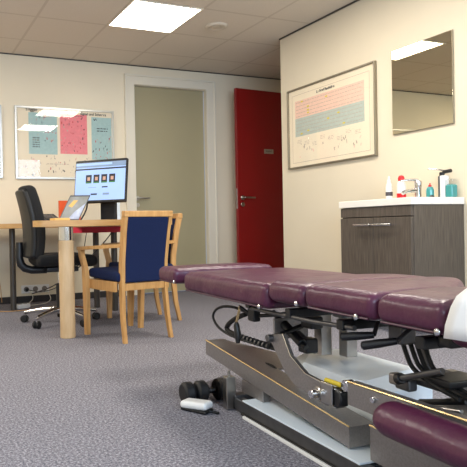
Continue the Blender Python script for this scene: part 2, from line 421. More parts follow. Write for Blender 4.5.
# chart on the right wall: Y 3.32..4.36, Z 1.21..1.917 ; local x runs to the viewer's right = -Y
c2 = thing('framed_chart', 'thin grey framed nerve chart with pale pink and blue bands, on the right wall', 'framed chart', (XR-.001, 3.842, 1.564), -PI/2, 'framed charts on the walls')
picture_frame(c2, 1.04, .705, .012, 'frame_thin', .026)
p = MB(); p.box2((-.508, -.008, -.34), (.508, -.001, .34), 'paper_cream', r=.0005, k=1); y = -.0086
rect(p, -.425, .40, .085, .24, y, 'print_rose'); rect(p, -.425, .40, -.075, .085, y, 'print_teal')
for k_ in range(5): textlines(p, -.41, .385, .222-k_*.03, 1, y2, 'ink_soft', rnd, .02, .004)
for k_ in range(5): textlines(p, -.41, .385, .065-k_*.03, 1, y2, 'ink_soft', rnd, .02, .004)
for q in ((-.33, .225), (-.25, .17), (-.25, .14), (-.25, .115), (-.02, .205), (.12, .045), (-.25, -.04), (.18, -.05), (-.34, -.055), (.0, .02)):
    rect(p, q[0]-.014, q[0]+.014, q[1]-.006, q[1]+.006, -.0096, 'ink_yellow')
for q in range(8): textlines(p, -.40+q*.1, -.34+q*.1, -.11-.02*(q % 3), 3, y2, 'ink_soft', rnd, .012, .003)
marks(p, -.38, .36, -.26, -.14, 24, y2, ['ink_soft', 'print_rose', 'ink_soft'], rnd, 1.4)
for (a, b, c, d) in ((-.465, .455, .292, .295), (-.465, .455, -.305, -.302), (-.465, -.462, -.305, .295), (.452, .455, -.305, .295)): rect(p, a, b, c, d, y2, 'ink_soft')
p.text('Le Nerf Rachidien', tx(-.14, y2, .268), .03, 'ink', bold=.0008)
p.build('poster', c2)

# ------------------------------------------------------------------ mirror
mr = thing('wall_mirror', 'frameless rectangular mirror on right wall above the wash basin, reflecting ceiling light', 'mirror', (XR-.001, 2.926, 1.639), -PI/2)
MB().box2((-.246, -.012, -.30), (.246, -.001, .30), 'frame_thin', r=.001).build('backing', mr)
MB().box2((-.243, -.0135, -.297), (.243, -.0122, .297), 'mirror', r=.0004, k=1).build('mirror_glass', mr)

# ------------------------------------------------------------------ vanity unit
VX, VY0, VY1 = 2.9, 2.624, 3.232
va = thing('vanity_cabinet', 'dark grained wash basin cabinet with white top, against the right wall', 'cabinet', (VX, VY0, .25))
D = XR-VX-.002; W = VY1-VY0
MB().box2((.02, .0, 0), (D, W, .566), 'oak_dark', r=.002).build('carcass', va)
MB().box2((.002, .004, .500), (.02, W-.004, .563), 'oak_dark', r=.002).build('top_rail', va)
for i, (a, b) in enumerate(((.004, W/2-.002), (W/2+.002, W-.004))):
    dr = MB().box2((0, a, .004), (.02, b, .494), 'oak_dark', r=.002).build('door', va)
    c_ = W/2 + (-.085 if i == 0 else .085)
    hb = MB(); hb.cyl((-.026, W/2-.168 if i == 0 else W/2+.006, .448), (-.026, W/2-.006 if i == 0 else W/2+.150, .448), .009, 'chrome')
    for yy in ((W/2-.15, W/2-.03) if i == 0 else (W/2+.03, W/2+.13)): hb.cyl((0, yy, .448), (-.026, yy, .448), .005, 'chrome')
    hb.build('handle', dr)
# white top with a sunk basin
ct = MB(); z0, z1 = .567, .612
lo, hi = (-.006, -.006, z0), (D, W+.006, z1)
bx0, bx1, by0, by1 = .05, D-.12, .06, W-.06
for a, b in (((lo[0], lo[1], z0), (bx0, hi[1], z1)), ((bx1, lo[1], z0), (hi[0], hi[1], z1)), ((bx0, lo[1], z0), (bx1, by0, z1)), ((bx0, by1, z0), (bx1, hi[1], z1))): ct.box2(a, b, 'counter', r=.004)
ct.box2((bx0-.002, by0-.002, z0), (bx1+.002, by1+.002, z0+.008), 'counter', r=.001)
ct.build('basin_top', va)
ZT = .25+z1
# faucet
fa = thing('basin_faucet', 'chrome single lever mixer tap on the white basin top', 'faucet', (3.27, 2.90, ZT))
fb = MB(); fb.lathe([(.027, 0), (.027, .006), (.021, .012), (.021, .085), (.024, .09), (.024, .118), (.018, .126), (.004, .128)], 'chrome', seg=24); fb.build('body', fa)
fs_ = MB(); fs_.tube([(0, 0, .062), (-.05, 0.01, .060), (-.10, .02, .052), (-.118, .024, .040)], [.015, .014, .013, .012], 'chrome', smooth=2, seg=14); fs_.build('spout', fa)
fl = MB(); fl.tube([(.0, 0, .128), (-.03, .012, .133), (-.11, .045, .128)], [.010, .009, .006], 'chrome', smooth=1); fl.build('lever', fa)
tag(MB().lathe([(.015, 0), (.015, .008), (.010, .017), (.003, .020)], 'black', seg=18).build('drain_plug', None, (3.20, 2.735, ZT)), 'small black plug standing beside the chrome tap', 'drain plug')
# bottles
b1 = thing('spray_bottle', 'white bottle with dark label, farthest left on the basin top', 'bottle', (3.24, 3.12, ZT))
MB().lathe([(.021, 0), (.023, .004), (.023, .095), (.019, .118), (.013, .130), (.011, .134)], 'white_plastic', seg=24).build('body', b1)
MB().lathe([(.0234, .036), (.0237, .038), (.0237, .062), (.0234, .064)], 'label_dark', seg=24).build('label_band', b1)
n_ = MB(); n_.lathe([(.013, .131), (.013, .148), (.008, .152), (.007, .170), (.002, .176)], 'white_plastic', seg=16); n_.build('nozzle', b1)
b2 = thing('red_cap_bottle', 'white bottle with red cap and red label on the basin top', 'bottle', (3.235, 3.008, ZT))
MB().lathe([(.026, 0), (.029, .004), (.029, .10), (.024, .124), (.015, .134)], 'white_plastic', seg=24).build('body', b2)
MB().lathe([(.016, .132), (.020, .135), (.022, .150), (.016, .166), (.004, .172)], 'bottle_red', seg=20).build('cap', b2)
lb = MB(); lb.lathe([(.0294, .012), (.0297, .014), (.0297, .045), (.0294, .047)], 'bottle_red', seg=24); lb.build('label_band', b2)
b3 = thing('soap_bottle', 'small teal soap bottle between the tap and the lever dispenser', 'bottle', (3.25, 2.79, ZT))
MB().lathe([(.022, 0), (.024, .004), (.024, .055), (.018, .072), (.009, .078)], 'teal_liquid', seg=20).build('body', b3)
MB().lathe([(.010, .077), (.010, .088), (.004, .090), (.004, .100)], 'bottle_red', seg=14).build('pump', b3)
b4 = thing('soap_dispenser', 'white lever arm soap dispenser holding a teal bottle at the wall end of the basin', 'soap dispenser', (3.292, 2.735, ZT))
hb = MB(); hb.box2((-.016, -.030, 0), (.030, .005, .145), 'white_plastic', r=.006); hb.build('holder', b4)
sb = MB(); sb.box2((-.018, .005, 0), (.032, .015, .142), 'darkmetal', r=.002); sb.build('side_plate', b4)
tb = MB(); tb.box2((-.014, -.084, 0), (.040, -.032, .085), 'teal_liquid', r=.012, k=3); tb.box2((-.014, -.084, .086), (.040, -.032, .118), 'glass', r=.006); tb.build('refill_bottle', b4)
pm = MB(); pm.cyl((.008, .005, .140), (.008, .005, .168), .016, 'black'); pm.cyl((.008, -.005, .168), (.008, -.062, .172), .012, 'black'); pm.build('pump_head', b4)
al = MB(); al.tube([(.008, -.01, .176), (-.006, .03, .188), (-.02, .085, .196)], [.006, .006, .005], 'chrome', smooth=1); al.build('lever_arm', b4)

# ------------------------------------------------------------------ desk
dk = thing('desk', 'beech U shaped desk on round column leg and grey legs, under the wall chart', 'desk', (0, 0, 0))
def desk_top():
    poly = [(.30, 4.93), (1.38, 4.93), (1.38, 4.0), (.97, 4.0)]
    # rounded near-left corner of the return
    c = (.90, 3.66); r = .07
    poly += [(.945, 3.96)]
    for i in range(7): a = PI+PI/2*i/6; poly.append((.89+r*math.cos(a), 3.67+r*math.sin(a)))
    poly += [(1.74, 3.60), (1.80, 3.66), (1.80, 5.62), (.30, 5.62)]
    return MB().prism([(x, y, .727) for x, y in poly], (0, 0, .040), 'beech_x')
desk_top().build('desktop', dk)
cl_ = MB(); cl_.cyl((1.045, 3.70, 0), (1.045, 3.70, .635), .050, 'beech_pale', seg=32, bev=.05); cl_.build('column_leg', dk)
MB().cyl((1.045, 3.70, .635), (1.045, 3.70, .727), .049, 'chrome', seg=32, bev=.05).build('chrome_collar', dk)
for x, y in ((.975, 5.2), (1.69, 5.0), (1.76, 4.72), (.36, 5.2)):
    MB().cyl((x, y, 0), (x, y, .727), .027, 'leg_grey', seg=20).build('leg', dk)
rp_ = []
for i in range(13):
    a = PI*.5 + PI*.5*i/12; rp_.append((1.60+.22*math.cos(a), 4.86+.20*math.sin(a), .678))
rp_ = [(1.78, 5.06, .678)]+rp_+[(1.38, 4.60, .678), (1.42, 4.55, .678), (1.78, 4.55, .678)]
MB().prism(rp_, (0, 0, .048), 'red_panel').build('red_shelf', dk)

# monitor
mo = thing('computer_monitor', 'black computer monitor showing a pale blue web page, turned left on the desk', 'monitor', (1.525, 4.33, .7672), -math.radians(46))
T = Matrix.Translation((0, -.02, .312)) @ Matrix.Rotation(math.radians(-9), 4, 'X')
MB().rbox((0, 0, 0), (.45, .035, .345), 'black', r=.008, T=T).build('casing', mo)
sc_ = MB(); yy = -.0182
def sq(x0, x1, z0, z1, m, d=0): sc_.quad((x0, yy-d, z0), (x1, yy-d, z0), (x1, yy-d, z1), (x0, yy-d, z1), m, T)
sq(-.217, .217, -.152, .152, 'screen'); sq(-.217, .217, .112, .152, 'screen_bar', .0003); sq(-.217, .217, .092, .104, 'screen_dark', .0003)
sq(-.217, .1, .128, .146, 'screen', .0006)
for i in range(4):
    x = -.125+i*.068; sq(x, x+.052, -.008, .052, 'screen_dark', .0003); sq(x, x+.052, -.016, -.006, 'screen_green', .0005); sq(x+.014, x+.038, .006, .034, 'screen_skin', .0006)
sq(-.1, -.03, -.052, -.048, 'screen_bar', .0003); sq(.02, .07, -.054, -.044, 'screen_dark', .0003); sq(-.075, -.02, -.11, -.098, 'screen_dark', .0003); sq(.03, .085, -.112, -.096, 'screen_bar', .0003)
sc_.build('screen', mo)
st = MB(); st.box2((-.035, .03, .008), (.095, .07, .28), 'black', r=.006); st.build('stand_column', mo)
MB().lathe([(.10, 0), (.105, .004), (.10, .010), (.03, .014)], 'black', seg=28, sq=.8).build('stand_base', mo)
MB().tube([(-.14, .005, .19), (-.15, .03, .12), (-.18, .02, .05), (-.19, -.02, .012), (-.16, -.06, .006)], .006, 'black', smooth=2).build('cable', mo)
tag(MB().box2((1.755, 4.62, .7675), (1.785, 4.80, .96), 'pan_white', r=.004).build('document_holder'), 'pale blue upright holder just behind the monitor', 'document holder')
# tilted picture on the desk
fx = thing('display_frame', 'tilted grey framed display leaning back on the desk before the monitor', 'display frame', (1.105, 3.84, .7672), math.radians(-14))
Tf = Matrix.Rotation(math.radians(20), 4, 'Y') 
MB().rbox((0.0, 0, .089), (.140, .010, .172), 'darkmetal', r=.004, T=Matrix.Shear('XZ', 4, (0, 0)) @ Matrix(((1, 0, .50, 0), (0, 1, .25, 0), (0, 0, 1, 0), (0, 0, 0, 1)))).build('frame', fx)
SH = Matrix(((1, 0, .50, 0), (0, 1, .25, 0), (0, 0, 1, 0), (0, 0, 0, 1)))
pf = MB(); pf.quad((-.064, -.0056, .01), (.064, -.0056, .01), (.064, -.0056, .166), (-.064, -.0056, .166), 'photo_grey', SH)
pf.quad((-.01, -.0060, .012), (.06, -.0060, .012), (.062, -.0060, .12), (.012, -.0060, .06), 'photo_blue', SH); pf.quad((-.05, -.0060, .10), (-.02, -.0060, .09), (.0, -.0060, .14), (-.03, -.0060, .14), 'notepaper', SH)
pf.build('picture', fx)
sp2 = MB(); sp2.prism([(-.01, .004, .0), (.01, .004, 0), (.02, .055, .10), (.0, .055, .10)], (0, .004, 0), 'darkmetal'); sp2.prism([(-.01, .11, .0), (.01, .11, 0), (.02, .055, .10), (.0, .055, .10)], (0, .004, 0), 'darkmetal'); sp2.build('prop', fx)
of = thing('orange_folder', 'orange folder standing on the desk behind the tilted frame', 'folder', (1.50, 5.15, .7672))
MB().box2((-.10, -.002, 0), (.10, .000, .205), 'orange', r=.0005, k=1).build('front_cover', of); MB().box2((-.10, .028, 0), (.10, .030, .205), 'orange', r=.0005, k=1).build('back_cover', of); MB().box2((-.102, -.002, 0), (-.10, .030, .205), 'orange', r=.0005, k=1).build('spine', of)
MB().box2((-.09, .001, .002), (.09, .027, .195), 'paper_cover', r=.001, k=1).build('sheets', of)
tag(MB().box2((.97, 3.68, .7672), (1.07, 3.82, .783), 'notepaper', r=.002).build('notepad'), 'small pale yellow notepad at the front edge of the desk above the column leg', 'notepad')
ph = thing('desk_telephone', 'black desk telephone lying on the desk next to the office chair back', 'telephone', (1.25, 5.03, .7672), .1)
MB().prism([(-.10, -.08, 0), (-.10, .10, 0), (-.10, .10, .085), (-.10, -.08, .03)], (.20, 0, 0), 'black').build('base', ph)
hs = MB(); hs.tube([(-.075, -.06, .060), (-.075, -.03, .080), (-.075, .05, .105), (-.075, .08, .104)], [.022, .014, .014, .022], 'black', smooth=1); hs.build('handset', ph)
kp = MB()
for i in range(3):
    for j in range(4): kp.rbox((-.01+i*.03, -.05+j*.03, .042+j*.0090), (.02, .018, .008), 'outlet_hole', r=.002)
kp.build('keypad', ph)

# ------------------------------------------------------------------ sockets, cables, power strip by the back wall
so = thing('wall_socket', 'white multiple wall socket low on the wall under the desk', 'socket', (1.285, YB-.001, .13))
MB().box2((-.14, -.012, -.04), (.14, 0, .04), 'white_plastic', r=.004).build('plate', so)
for i in range(3):
    MB().cyl((-.09+i*.09, -.0125, 0), (-.09+i*.09, -.016, 0), .026, 'outlet_hole').build('outlet', so)
MB().cyl((-.09, -.014, 0), (-.09, -.05, 0), .018, 'black').build('plug', so)
ps = thing('power_strip', 'white power strip on the carpet beside the grey desk leg', 'power strip', (1.075, 5.30, 0), .5)
MB().box2((-.07, -.028, 0), (.07, .028, .04), 'white_plastic', r=.006).build('body', ps)
for i in range(2): MB().cyl((-.03+i*.06, 0, .040), (-.03+i*.06, 0, .042), .02, 'outlet_hole').build('outlet', ps)
wires = [('white cable hanging from the wall socket in a low loop', [(1.22, 5.66, .13), (1.25, 5.60, .05), (1.17, 5.5, .01), (1.10, 5.38, .012)], 'cable_white'),
         ('white cable drooping from the right end of the wall socket', [(1.38, 5.66, .13), (1.42, 5.58, .04), (1.36, 5.5, .008), (1.22, 5.40, .008), (1.13, 5.33, .02)], 'cable_white'),
         ('thin tan cable lying along the carpet under the desk', [(.40, 5.40, .006), (.8, 5.14, .006), (1.0, 5.09, .006), (1.2, 5.16, .006), (1.5, 5.3, .006)], 'cable_tan'),
         ('tan cable hanging down the wall at the far left under the desk', [(.88, 5.66, .72), (.86, 5.66, .5), (.90, 5.66, .34), (.94, 5.67, .2), (.95, 5.66, .02)], 'cable_tan')]
for lab, pts, m_ in wires: tag(MB().tube(pts, .0035, m_, smooth=2, seg=6).build('cable'), lab, 'cable', 'loose cables under the desk')
MB().tube([(1.74, 4.62, .725), (1.66, 4.66, .6), (1.5, 4.75, .42), (1.3, 4.95, .22), (1.22, 5.55, .1)], .005, 'black', smooth=2, seg=6).build('cable', dk)
MB().tube([(1.20, 5.645, .13), (1.32, 5.58, .10), (1.5, 5.5, .16), (1.70, 5.45, .4), (1.74, 5.4, .725)], .004, 'black', smooth=2, seg=6).build('cable', dk)
# ------------------------------------------------------------------ office chair
oc = thing('office_chair', 'black swivel office chair with tall back and chrome star base at desk', 'office chair', (1.165, 4.32, 0), math.radians(-93))
# local: facing +Y before rotation
def back_fn(x, y, z):
    t = (z+.27)/.54; w = 1-.28*max(0, t-.55)**2*4.5 - .10*max(0, .25-t)*2
    return (x*w, y - .025*t*t + .035*math.cos((t-.4)*3) + (x/.21)**2*.035, z)
MB().rbox((0, -.235, .765), (.43, .075, .54), 'fabric_black', r=.034, k=4, n=8, fn=back_fn).build('backrest', oc)
MB().rbox((0, -.275, .755), (.40, .045, .50), 'leather_black', r=.022, k=3, n=8, fn=back_fn).build('back_shell', oc)
def seat_fn(x, y, z): return (x, y, z - .03*max(0, y/.22-.5) + .015*abs(x/.22)**2)
MB().rbox((0, .02, .475), (.46, .45, .085), 'fabric_black', r=.038, k=4, n=6, fn=seat_fn).build('seat', oc)
pn = MB(); pn.box2((-.12, -.12, .395), (.12, .12, .43), 'black', r=.006); pn.tube([(0, -.10, .41), (0, -.25, .41), (0, -.305, .47), (0, -.30, .62)], [.03, .03, .032, .026], 'black', smooth=1); pn.build('mechanism', oc)
lv = MB(); lv.tube([(-.11, .0, .41), (-.26, .02, .40)], .008, 'black'); lv.rbox((-.27, .02, .395), (.05, .03, .012), 'black', r=.004); lv.build('tilt_lever', oc)
gs = MB(); gs.cyl((0, 0, .10), (0, 0, .30), .030, 'black'); gs.cyl((0, 0, .30), (0, 0, .40), .016, 'chrome'); gs.build('gas_lift', oc)
hubm = MB(); hubm.cyl((0, 0, .075), (0, 0, .125), .045, 'chrome'); hubm.build('hub', oc)
for i in range(5):
    a = math.radians(219+93+72*i); c, s_ = math.cos(a), math.sin(a)
    MB().tube([(c*.03, s_*.03, .105), (c*.12, s_*.12, .102), (c*.285, s_*.285, .078)], [.024, .020, .014], 'chrome', smooth=1).build('star_leg', oc)
    w = MB(); px, py = c*.29, s_*.29; tx_, ty_ = -s_, c
    for sg_ in (-1, 1): w.cyl((px+tx_*.004*sg_, py+ty_*.004*sg_, .028), (px+tx_*.026*sg_, py+ty_*.026*sg_, .028), .028, 'rubber', seg=18, bev=.2)
    w.cyl((px, py, .03), (px, py, .075), .010, 'chrome'); w.build('caster', oc)

# ------------------------------------------------------------------ beech armchairs
def armchair(label, loc, rz):
    t = thing('armchair', label, 'chair', loc, rz, None)
    for sx in (-1, 1):
        # rear leg and back post in one curved upright
        pts = [(sx*.172, -.225, 0), (sx*.167, -.195, .15), (sx*.160, -.178, .34), (sx*.160, -.185, .50), (sx*.163, -.215, .68), (sx*.166, -.245, .806)]
        up = MB()
        for a, b in zip(pts[:-1], pts[1:]):
            pass
        ring = []
        for (x, y, z) in pts:
            hw = .0115 if z > .3 else .0115; hd = .020 if z > .3 else .013+.02*z
            ring.append([(x-hw, y-hd, z), (x+hw, y-hd, z), (x+hw, y+hd, z), (x-hw, y+hd, z)])
        vs = [q for r_ in ring for q in r_]; fs = []
        for i in range(len(ring)-1):
            for j in range(4): fs.append([i*4+j, i*4+(j+1) % 4, i*4+4+(j+1) % 4, i*4+4+j])
        fs += [[3, 2, 1, 0], [len(vs)-4, len(vs)-3, len(vs)-2, len(vs)-1]]
        up.add(vs, fs, 'beech'); up.build('rear_post', t, sharp=50)
        # front leg rising to the arm
        pts = [(sx*.212, .200, 0), (sx*.216, .196, .2), (sx*.219, .193, .37), (sx*.226, .190, .45), (sx*.240, .207, .53), (sx*.243, .207, .574)]
        ring = []
        for (x, y, z) in pts:
            hw = .0155; hd = .015+.012*min(1, z/.37) if z < .4 else .019
            ring.append([(x-hw, y-hd, z), (x+hw, y-hd, z), (x+hw, y+hd, z), (x-hw, y+hd, z)])
        vs = [q for r_ in ring for q in r_]; fs = []
        for i in range(len(ring)-1):
            for j in range(4): fs.append([i*4+j, i*4+(j+1) % 4, i*4+4+(j+1) % 4, i*4+4+j])
        fs += [[3, 2, 1, 0], [len(vs)-4, len(vs)-3, len(vs)-2, len(vs)-1]]
        MB().add(vs, fs, 'beech').build('front_leg', t, sharp=50)
        # arm
        ar = MB(); P_ = [(sx*.164, -.196, .600), (sx*.218, -.05, .592), (sx*.243, .10, .585), (sx*.243, .235, .579)]
        ring = []
        for k_, (x, y, z) in enumerate(P_):
            hw = (.013, .018, .023, .020)[k_]; ring.append([(x-hw, y, z-.011), (x+hw, y, z-.011), (x+hw, y, z+.011), (x-hw, y, z+.011)])
        vs = [q for r_ in ring for q in r_]; fs = []
        for i in range(3):
            for j in range(4): fs.append([i*4+j, i*4+4+j, i*4+4+(j+1) % 4, i*4+(j+1) % 4])
        fs += [[0, 1, 2, 3], [15, 14, 13, 12]]
        ar.add(vs, fs, 'beech'); ar.build('armrest', t, sharp=50)
        MB().box2((sx*.196-.011, -.165, .312), (sx*.196+.011, .175, .375), 'beech', r=.003).build('side_rail', t)
    MB().box2((-.200, .180, .325), (.200, .202, .372), 'beech', r=.003).build('front_rail', t)
    MB().box2((-.150, -.192, .318), (.150, -.168, .362), 'beech', r=.003).build('rear_rail', t)
    def sf(x, y, z): return (x*(1.04+.10*y), y, z + .012*(1-(x/.2)**2)*(1-(y/.2)**2) + (.012 if y > 0 else 0)*min(1, y/.15))
    MB().rbox((0, .015, .402), (.37, .39, .062), 'navy', r=.022, k=3, n=6, fn=sf).build('seat', t)
    def bf(x, y, z):
        t_ = (z+.205)/.41; dy = -.060*max(0, t_)**1.6
        return (x*(.97+.035*t_), y+dy, z)
    MB().rbox((0, -.183, .572), (.306, .034, .41), 'navy', r=.012, k=3, n=6, fn=bf).build('backrest', t)
    tr = MB(); tr.box2((-.181, -.262, .776), (.181, -.224, .814), 'beech', r=.005); tr.build('top_rail', t)
    return t
ch1 = armchair('navy blue beech armchair with its back to the camera, nearest at the desk', (1.435, 3.58, 0), math.radians(9.5))
ch1['group'] = 'armchairs at the desk'
dup(ch1, (1.775, 4.14, 0), math.radians(91), 'navy blue beech armchair mostly hidden behind the nearer armchair, facing left')

# ------------------------------------------------------------------ treatment table
BR = thing('treatment_table', 'burgundy padded chiropractic treatment table on grey steel lifting frame', 'treatment table', (1.187, 1.823, 0), -math.atan2(.059, .998))
def cushion(name, x0, x1, y0, y1, z0, z1, r, crown, fn2=None, nx=10):
    cx, cy, cz = (x0+x1)/2, (y0+y1)/2, (z0+z1)/2; hx, hy, hz = (x1-x0)/2, (y1-y0)/2, (z1-z0)/2
    def fn(x, y, z):
        u, v = x/hx, y/hy
        if z > 0: z += crown*(z/hz)*(1-abs(u)**2.4)*(1-abs(v)**3)
        bul = .006*(1-(z/hz)**2) if abs(z) < hz else 0
        x += bul*u; y += bul*v*.6
        if fn2: x, y, z = fn2(x, y, z, u, v)
        return (x, y, z)
    o = MB().rbox((cx, cy, cz), (x1-x0, y1-y0, z1-z0), 'burgundy', r=r, k=4, n=nx, fn=fn).build(name, BR, sharp=70)
    return o
def piping(par, x0, x1, y0, y1, z):
    pass
def stud(par, x, y, z): MB().lathe([(.001, -.006), (.006, -.005), (.0085, 0), (.006, .003), (.001, .004)], 'chrome', seg=14, T=Matrix.Translation((x, y, z)) @ Matrix.Rotation(-PI/2, 4, 'Y') ).build('stud', par)
a_ = cushion('ankle_cushion', -.05, .455, .53, .725, .449, .520, .020, .006); stud(a_, -.056, .535, .460)
def wr_b(x, y, z, u, v):
    if z > 0 and v < -.3: z += .004*math.sin(9*u+4)*(-v-.3)
    return x, y, z
b_ = cushion('leg_cushion', -.05, .46, -.225, .43, .428, .512, .024, .015, wr_b, 14); stud(b_, -.057, -.19, .436)
c1_ = cushion('pelvic_cushion', -.05, .46, -.425, -.240, .458, .527, .024, .011); stud(c1_, -.057, -.40, .470)
def tap_c(x, y, z, u, v):
    if u > 0: x -= .27*max(0, (.5-v)/1.5)**1.4*u
    if z > 0: z -= .030*max(0, u)*max(0, -v)
    return x, y, z
c2_ = cushion('chest_cushion', -.05, .46, -.716, -.435, .458, .532, .025, .009, tap_c, 12); stud(c2_, -.057, -.66, .466)
d_ = cushion('neck_cushion', -.05, .25, -.928, -.728, .458, .532, .025, .014); stud(d_, -.057, -.915, .468)
def slant(x, y, z, u, v):
    if v > 0: y -= .035*max(0, z+.02)/.08*v
    return x, y, z
h_ = cushion('head_cushion', -.05, .32, -1.26, -.934, .440, .560, .026, .006, slant)
for o_, args in ((a_, (-.055, .52, .72, .4515)), (b_, (-.056, -.205, .41, .431)), (c2_, (-.056, -.70, -.455, .461)), (d_, (-.056, -.92, -.745, .461))):
    x, ya, yb, z = args; MB().tube([(x+.004, ya, z+.004), (x+.004, yb, z+.004)], .003, 'seam', seg=6).build('piping', o_)
fpad = cushion('arm_cushion', -.105, -.02, -1.40, -.755, .200, .285, .040, .002)

def part(name, mb, par=BR, sharp=40): return mb.build(name, par, sharp=sharp)
# under-cushion carriage
for x in (.04, .34):
    part('carriage_rail', MB().box2((x+.05, -.84, .426), (x+.08, .05, .446), 'darkmetal', r=.003))
for y in (-.83, -.55, -.30, -.05): part('cross_bar', MB().box2((-.02, y-.014, .412), (.42, y+.014, .440), 'black', r=.003))
part('ankle_arm', MB().box2((.17, .0, .418), (.21, .66, .446), 'darkmetal', r=.003))
part('side_tube', MB().tube([(-.01, -.05, .412), (-.01, -.42, .416), (-.01, -.60, .424)], .007, 'darkmetal'))
for x, y, z0_ in ((.24, -.13, .24), (.30, -.19, .24)): part('lift_post', MB().box2((x-.022, y-.022, z0_), (x+.022, y+.022, .425), 'steel', r=.003))
part('post_plate', MB().box2((.06, -.10, .30), (.20, -.09, .375), 'gunmetal', r=.003))
# gas springs / diagonal braces
def rod(name, p, q, r, m, extra=None):
    mb = MB().cyl(p, q, r, m)
    if extra: mb.cyl(Vector(p).lerp(Vector(q), extra[0]), Vector(p).lerp(Vector(q), extra[1]), extra[2], extra[3])
    return part(name, mb)
rod('gas_spring', (0.1000, -0.0282, 0.3870), (0.1000, -0.2258, 0.2914), .010, 'black', (.35, .9, .016, 'black'))
rod('brace', (0.1600, -0.0328, 0.3355), (0.1600, -0.1976, 0.2673), .010, 'steel', (.1, .6, .016, 'darkmetal'))
rod('brace', (0.0300, -0.1734, 0.3319), (0.1400, -0.1482, 0.3507), .009, 'black')
rod('brace', (0.2000, -0.6293, 0.3584), (0.2000, -0.6451, 0.2902), .010, 'darkmetal')
rod('release_rod', (0.0500, -0.6847, 0.3013), (0.0500, -0.8294, 0.3545), .008, 'darkmetal', (.0, .12, .014, 'black'))
rod('head_rod', (0.0300, -0.7822, 0.4136), (0.0300, -0.8440, 0.4293), .007, 'chrome', (.6, 1., .014, 'black'))
part('head_bracket', MB().box2((.0, -.90, .422), (.08, -.86, .448), 'black', r=.008))
# black grip levers
for p, q in (((340, 337, -.02), (372, 335, .04)), ((360, 346, -.03), (396, 340, .03))):
    pass
def grip(p, q, tail):
    mb = MB().tube([Vector(p), Vector(p).lerp(Vector(q), .05), Vector(p).lerp(Vector(q), .5), Vector(q)], [.006, .0115, .0115, .009], 'black', seg=12)
    o = part('grip_lever', mb); MB().tube([q, tail], .006, 'darkmetal').build('lever_rod', o)
grip((-0.0300, -0.5648, 0.3961), (0.0300, -0.6268, 0.4072), (0.0600, -0.6087, 0.4371))
grip((-0.0300, -0.6472, 0.3866), (0.0300, -0.7082, 0.4055), (0.0800, -0.7069, 0.4345))
o = part('crank', MB().tube([(0.0000, 0.0367, 0.4076), (0.0000, 0.0532, 0.3681), (0.0000, 0.0697, 0.3355)], .005, 'metal_and_highlight', smooth=1)); MB().tube([(0.0000, 0.0656, 0.3437), (0.0000, 0.0660, 0.3323), (0.0000, 0.0559, 0.2962), (0.0000, 0.0571, 0.2658)], [.006, .011, .013, .008], 'black', seg=12).build('grip', o)
part('crank_bar', MB().tube([(0.0000, 0.0368, 0.4039), (0.0300, 0.0025, 0.3729), (0.0600, -0.1039, 0.3888), (0.0800, -0.2242, 0.4136)], .007, 'black', smooth=1))
part('clamp', MB().rbox((0.0300, -0.0118, 0.3785), (.03, .045, .045), 'black', r=.006))
# hoses and cables
part('cable_loop', MB().tube([(0.0600, 0.0982, 0.3734), (0.0600, 0.2091, 0.3834), (0.0600, 0.3321, 0.3646), (0.0600, 0.3900, 0.3229), (0.0600, 0.3538, 0.2849), (0.0600, 0.2822, 0.2664), (0.0600, 0.1810, 0.2587), (0.0800, 0.0194, 0.2547), (0.1000, -0.1012, 0.2538)], .0055, 'rubber', smooth=2, seg=8))
hose = [(0.0800, 0.1334, 0.3597), (0.0800, 0.2143, 0.3328), (0.0800, 0.2835, 0.2981), (0.0800, 0.3021, 0.2701), (0.0800, 0.2006, 0.2619), (0.0900, 0.0788, 0.2584), (0.1000, -0.0374, 0.2635)]
part('coiled_hose', MB().tube(hose, .010, 'rubber', smooth=2, seg=8))
ribs = MB()
for k_ in range(9):
    p_ = Vector((0.0750, 0.1916, 0.2638)).lerp(Vector((0.0850, -0.0141, 0.2605)), k_/8); q_ = Vector((0.0750, 0.1916, 0.2638)).lerp(Vector((0.0850, -0.0141, 0.2605)), (k_+.4)/8)
    ribs.tube([p_, q_], .0125, 'darkmetal', seg=10)
part('hose_ribs', ribs)
for k_ in range(4):
    d_x = k_*.012
    off = Vector((d_x, -.012*k_, .004*math.sin(k_*2)))
    part('cable', MB().tube([Vector(q)+off for q in ((0.1000, -0.6514, 0.3924), (0.1000, -0.6679, 0.3530), (0.1000, -0.6842, 0.3249), (0.1000, -0.7233, 0.3079), (0.1000, -0.7665, 0.2932), (0.1000, -0.8301, 0.2807))], .006, 'rubber', smooth=2, seg=8))
part('cable', MB().tube([(0.1200, 0.0888, 0.1375), (0.1200, 0.1177, 0.1546), (0.1200, 0.0660, 0.1735), (0.1200, -0.0032, 0.1733), (0.1200, -0.0354, 0.1435), (0.1200, -0.0142, 0.1013)], .009, 'rubber', smooth=2, seg=8))
# motor cover: low moulded box with sloped shoulder
mc = MB()
top = [(.27, -.01), (.41, -.03), (.42, -.37), (.16, -.44), (.132, -.40), (.14, -.16)]
bot = [(.23, .03), (.42, .01), (.43, -.43), (.15, -.50), (.129, -.44), (.13, -.13)]
lvl = [(bot, .06), (bot, .195), (top, .226)]
vs = [(x, y, z) for pl, z in lvl for x, y in pl]; fs = [list(range(6))[::-1], [12+i for i in range(6)]]
for k_ in range(2):
    for i in range(6): fs.append([k_*6+i, k_*6+(i+1) % 6, k_*6+6+(i+1) % 6, k_*6+6+i])
fs = [f[::-1] for f in fs]
mc.add(vs, fs, 'cover_white'); mo_ = part('motor_cover', mc, sharp=25)
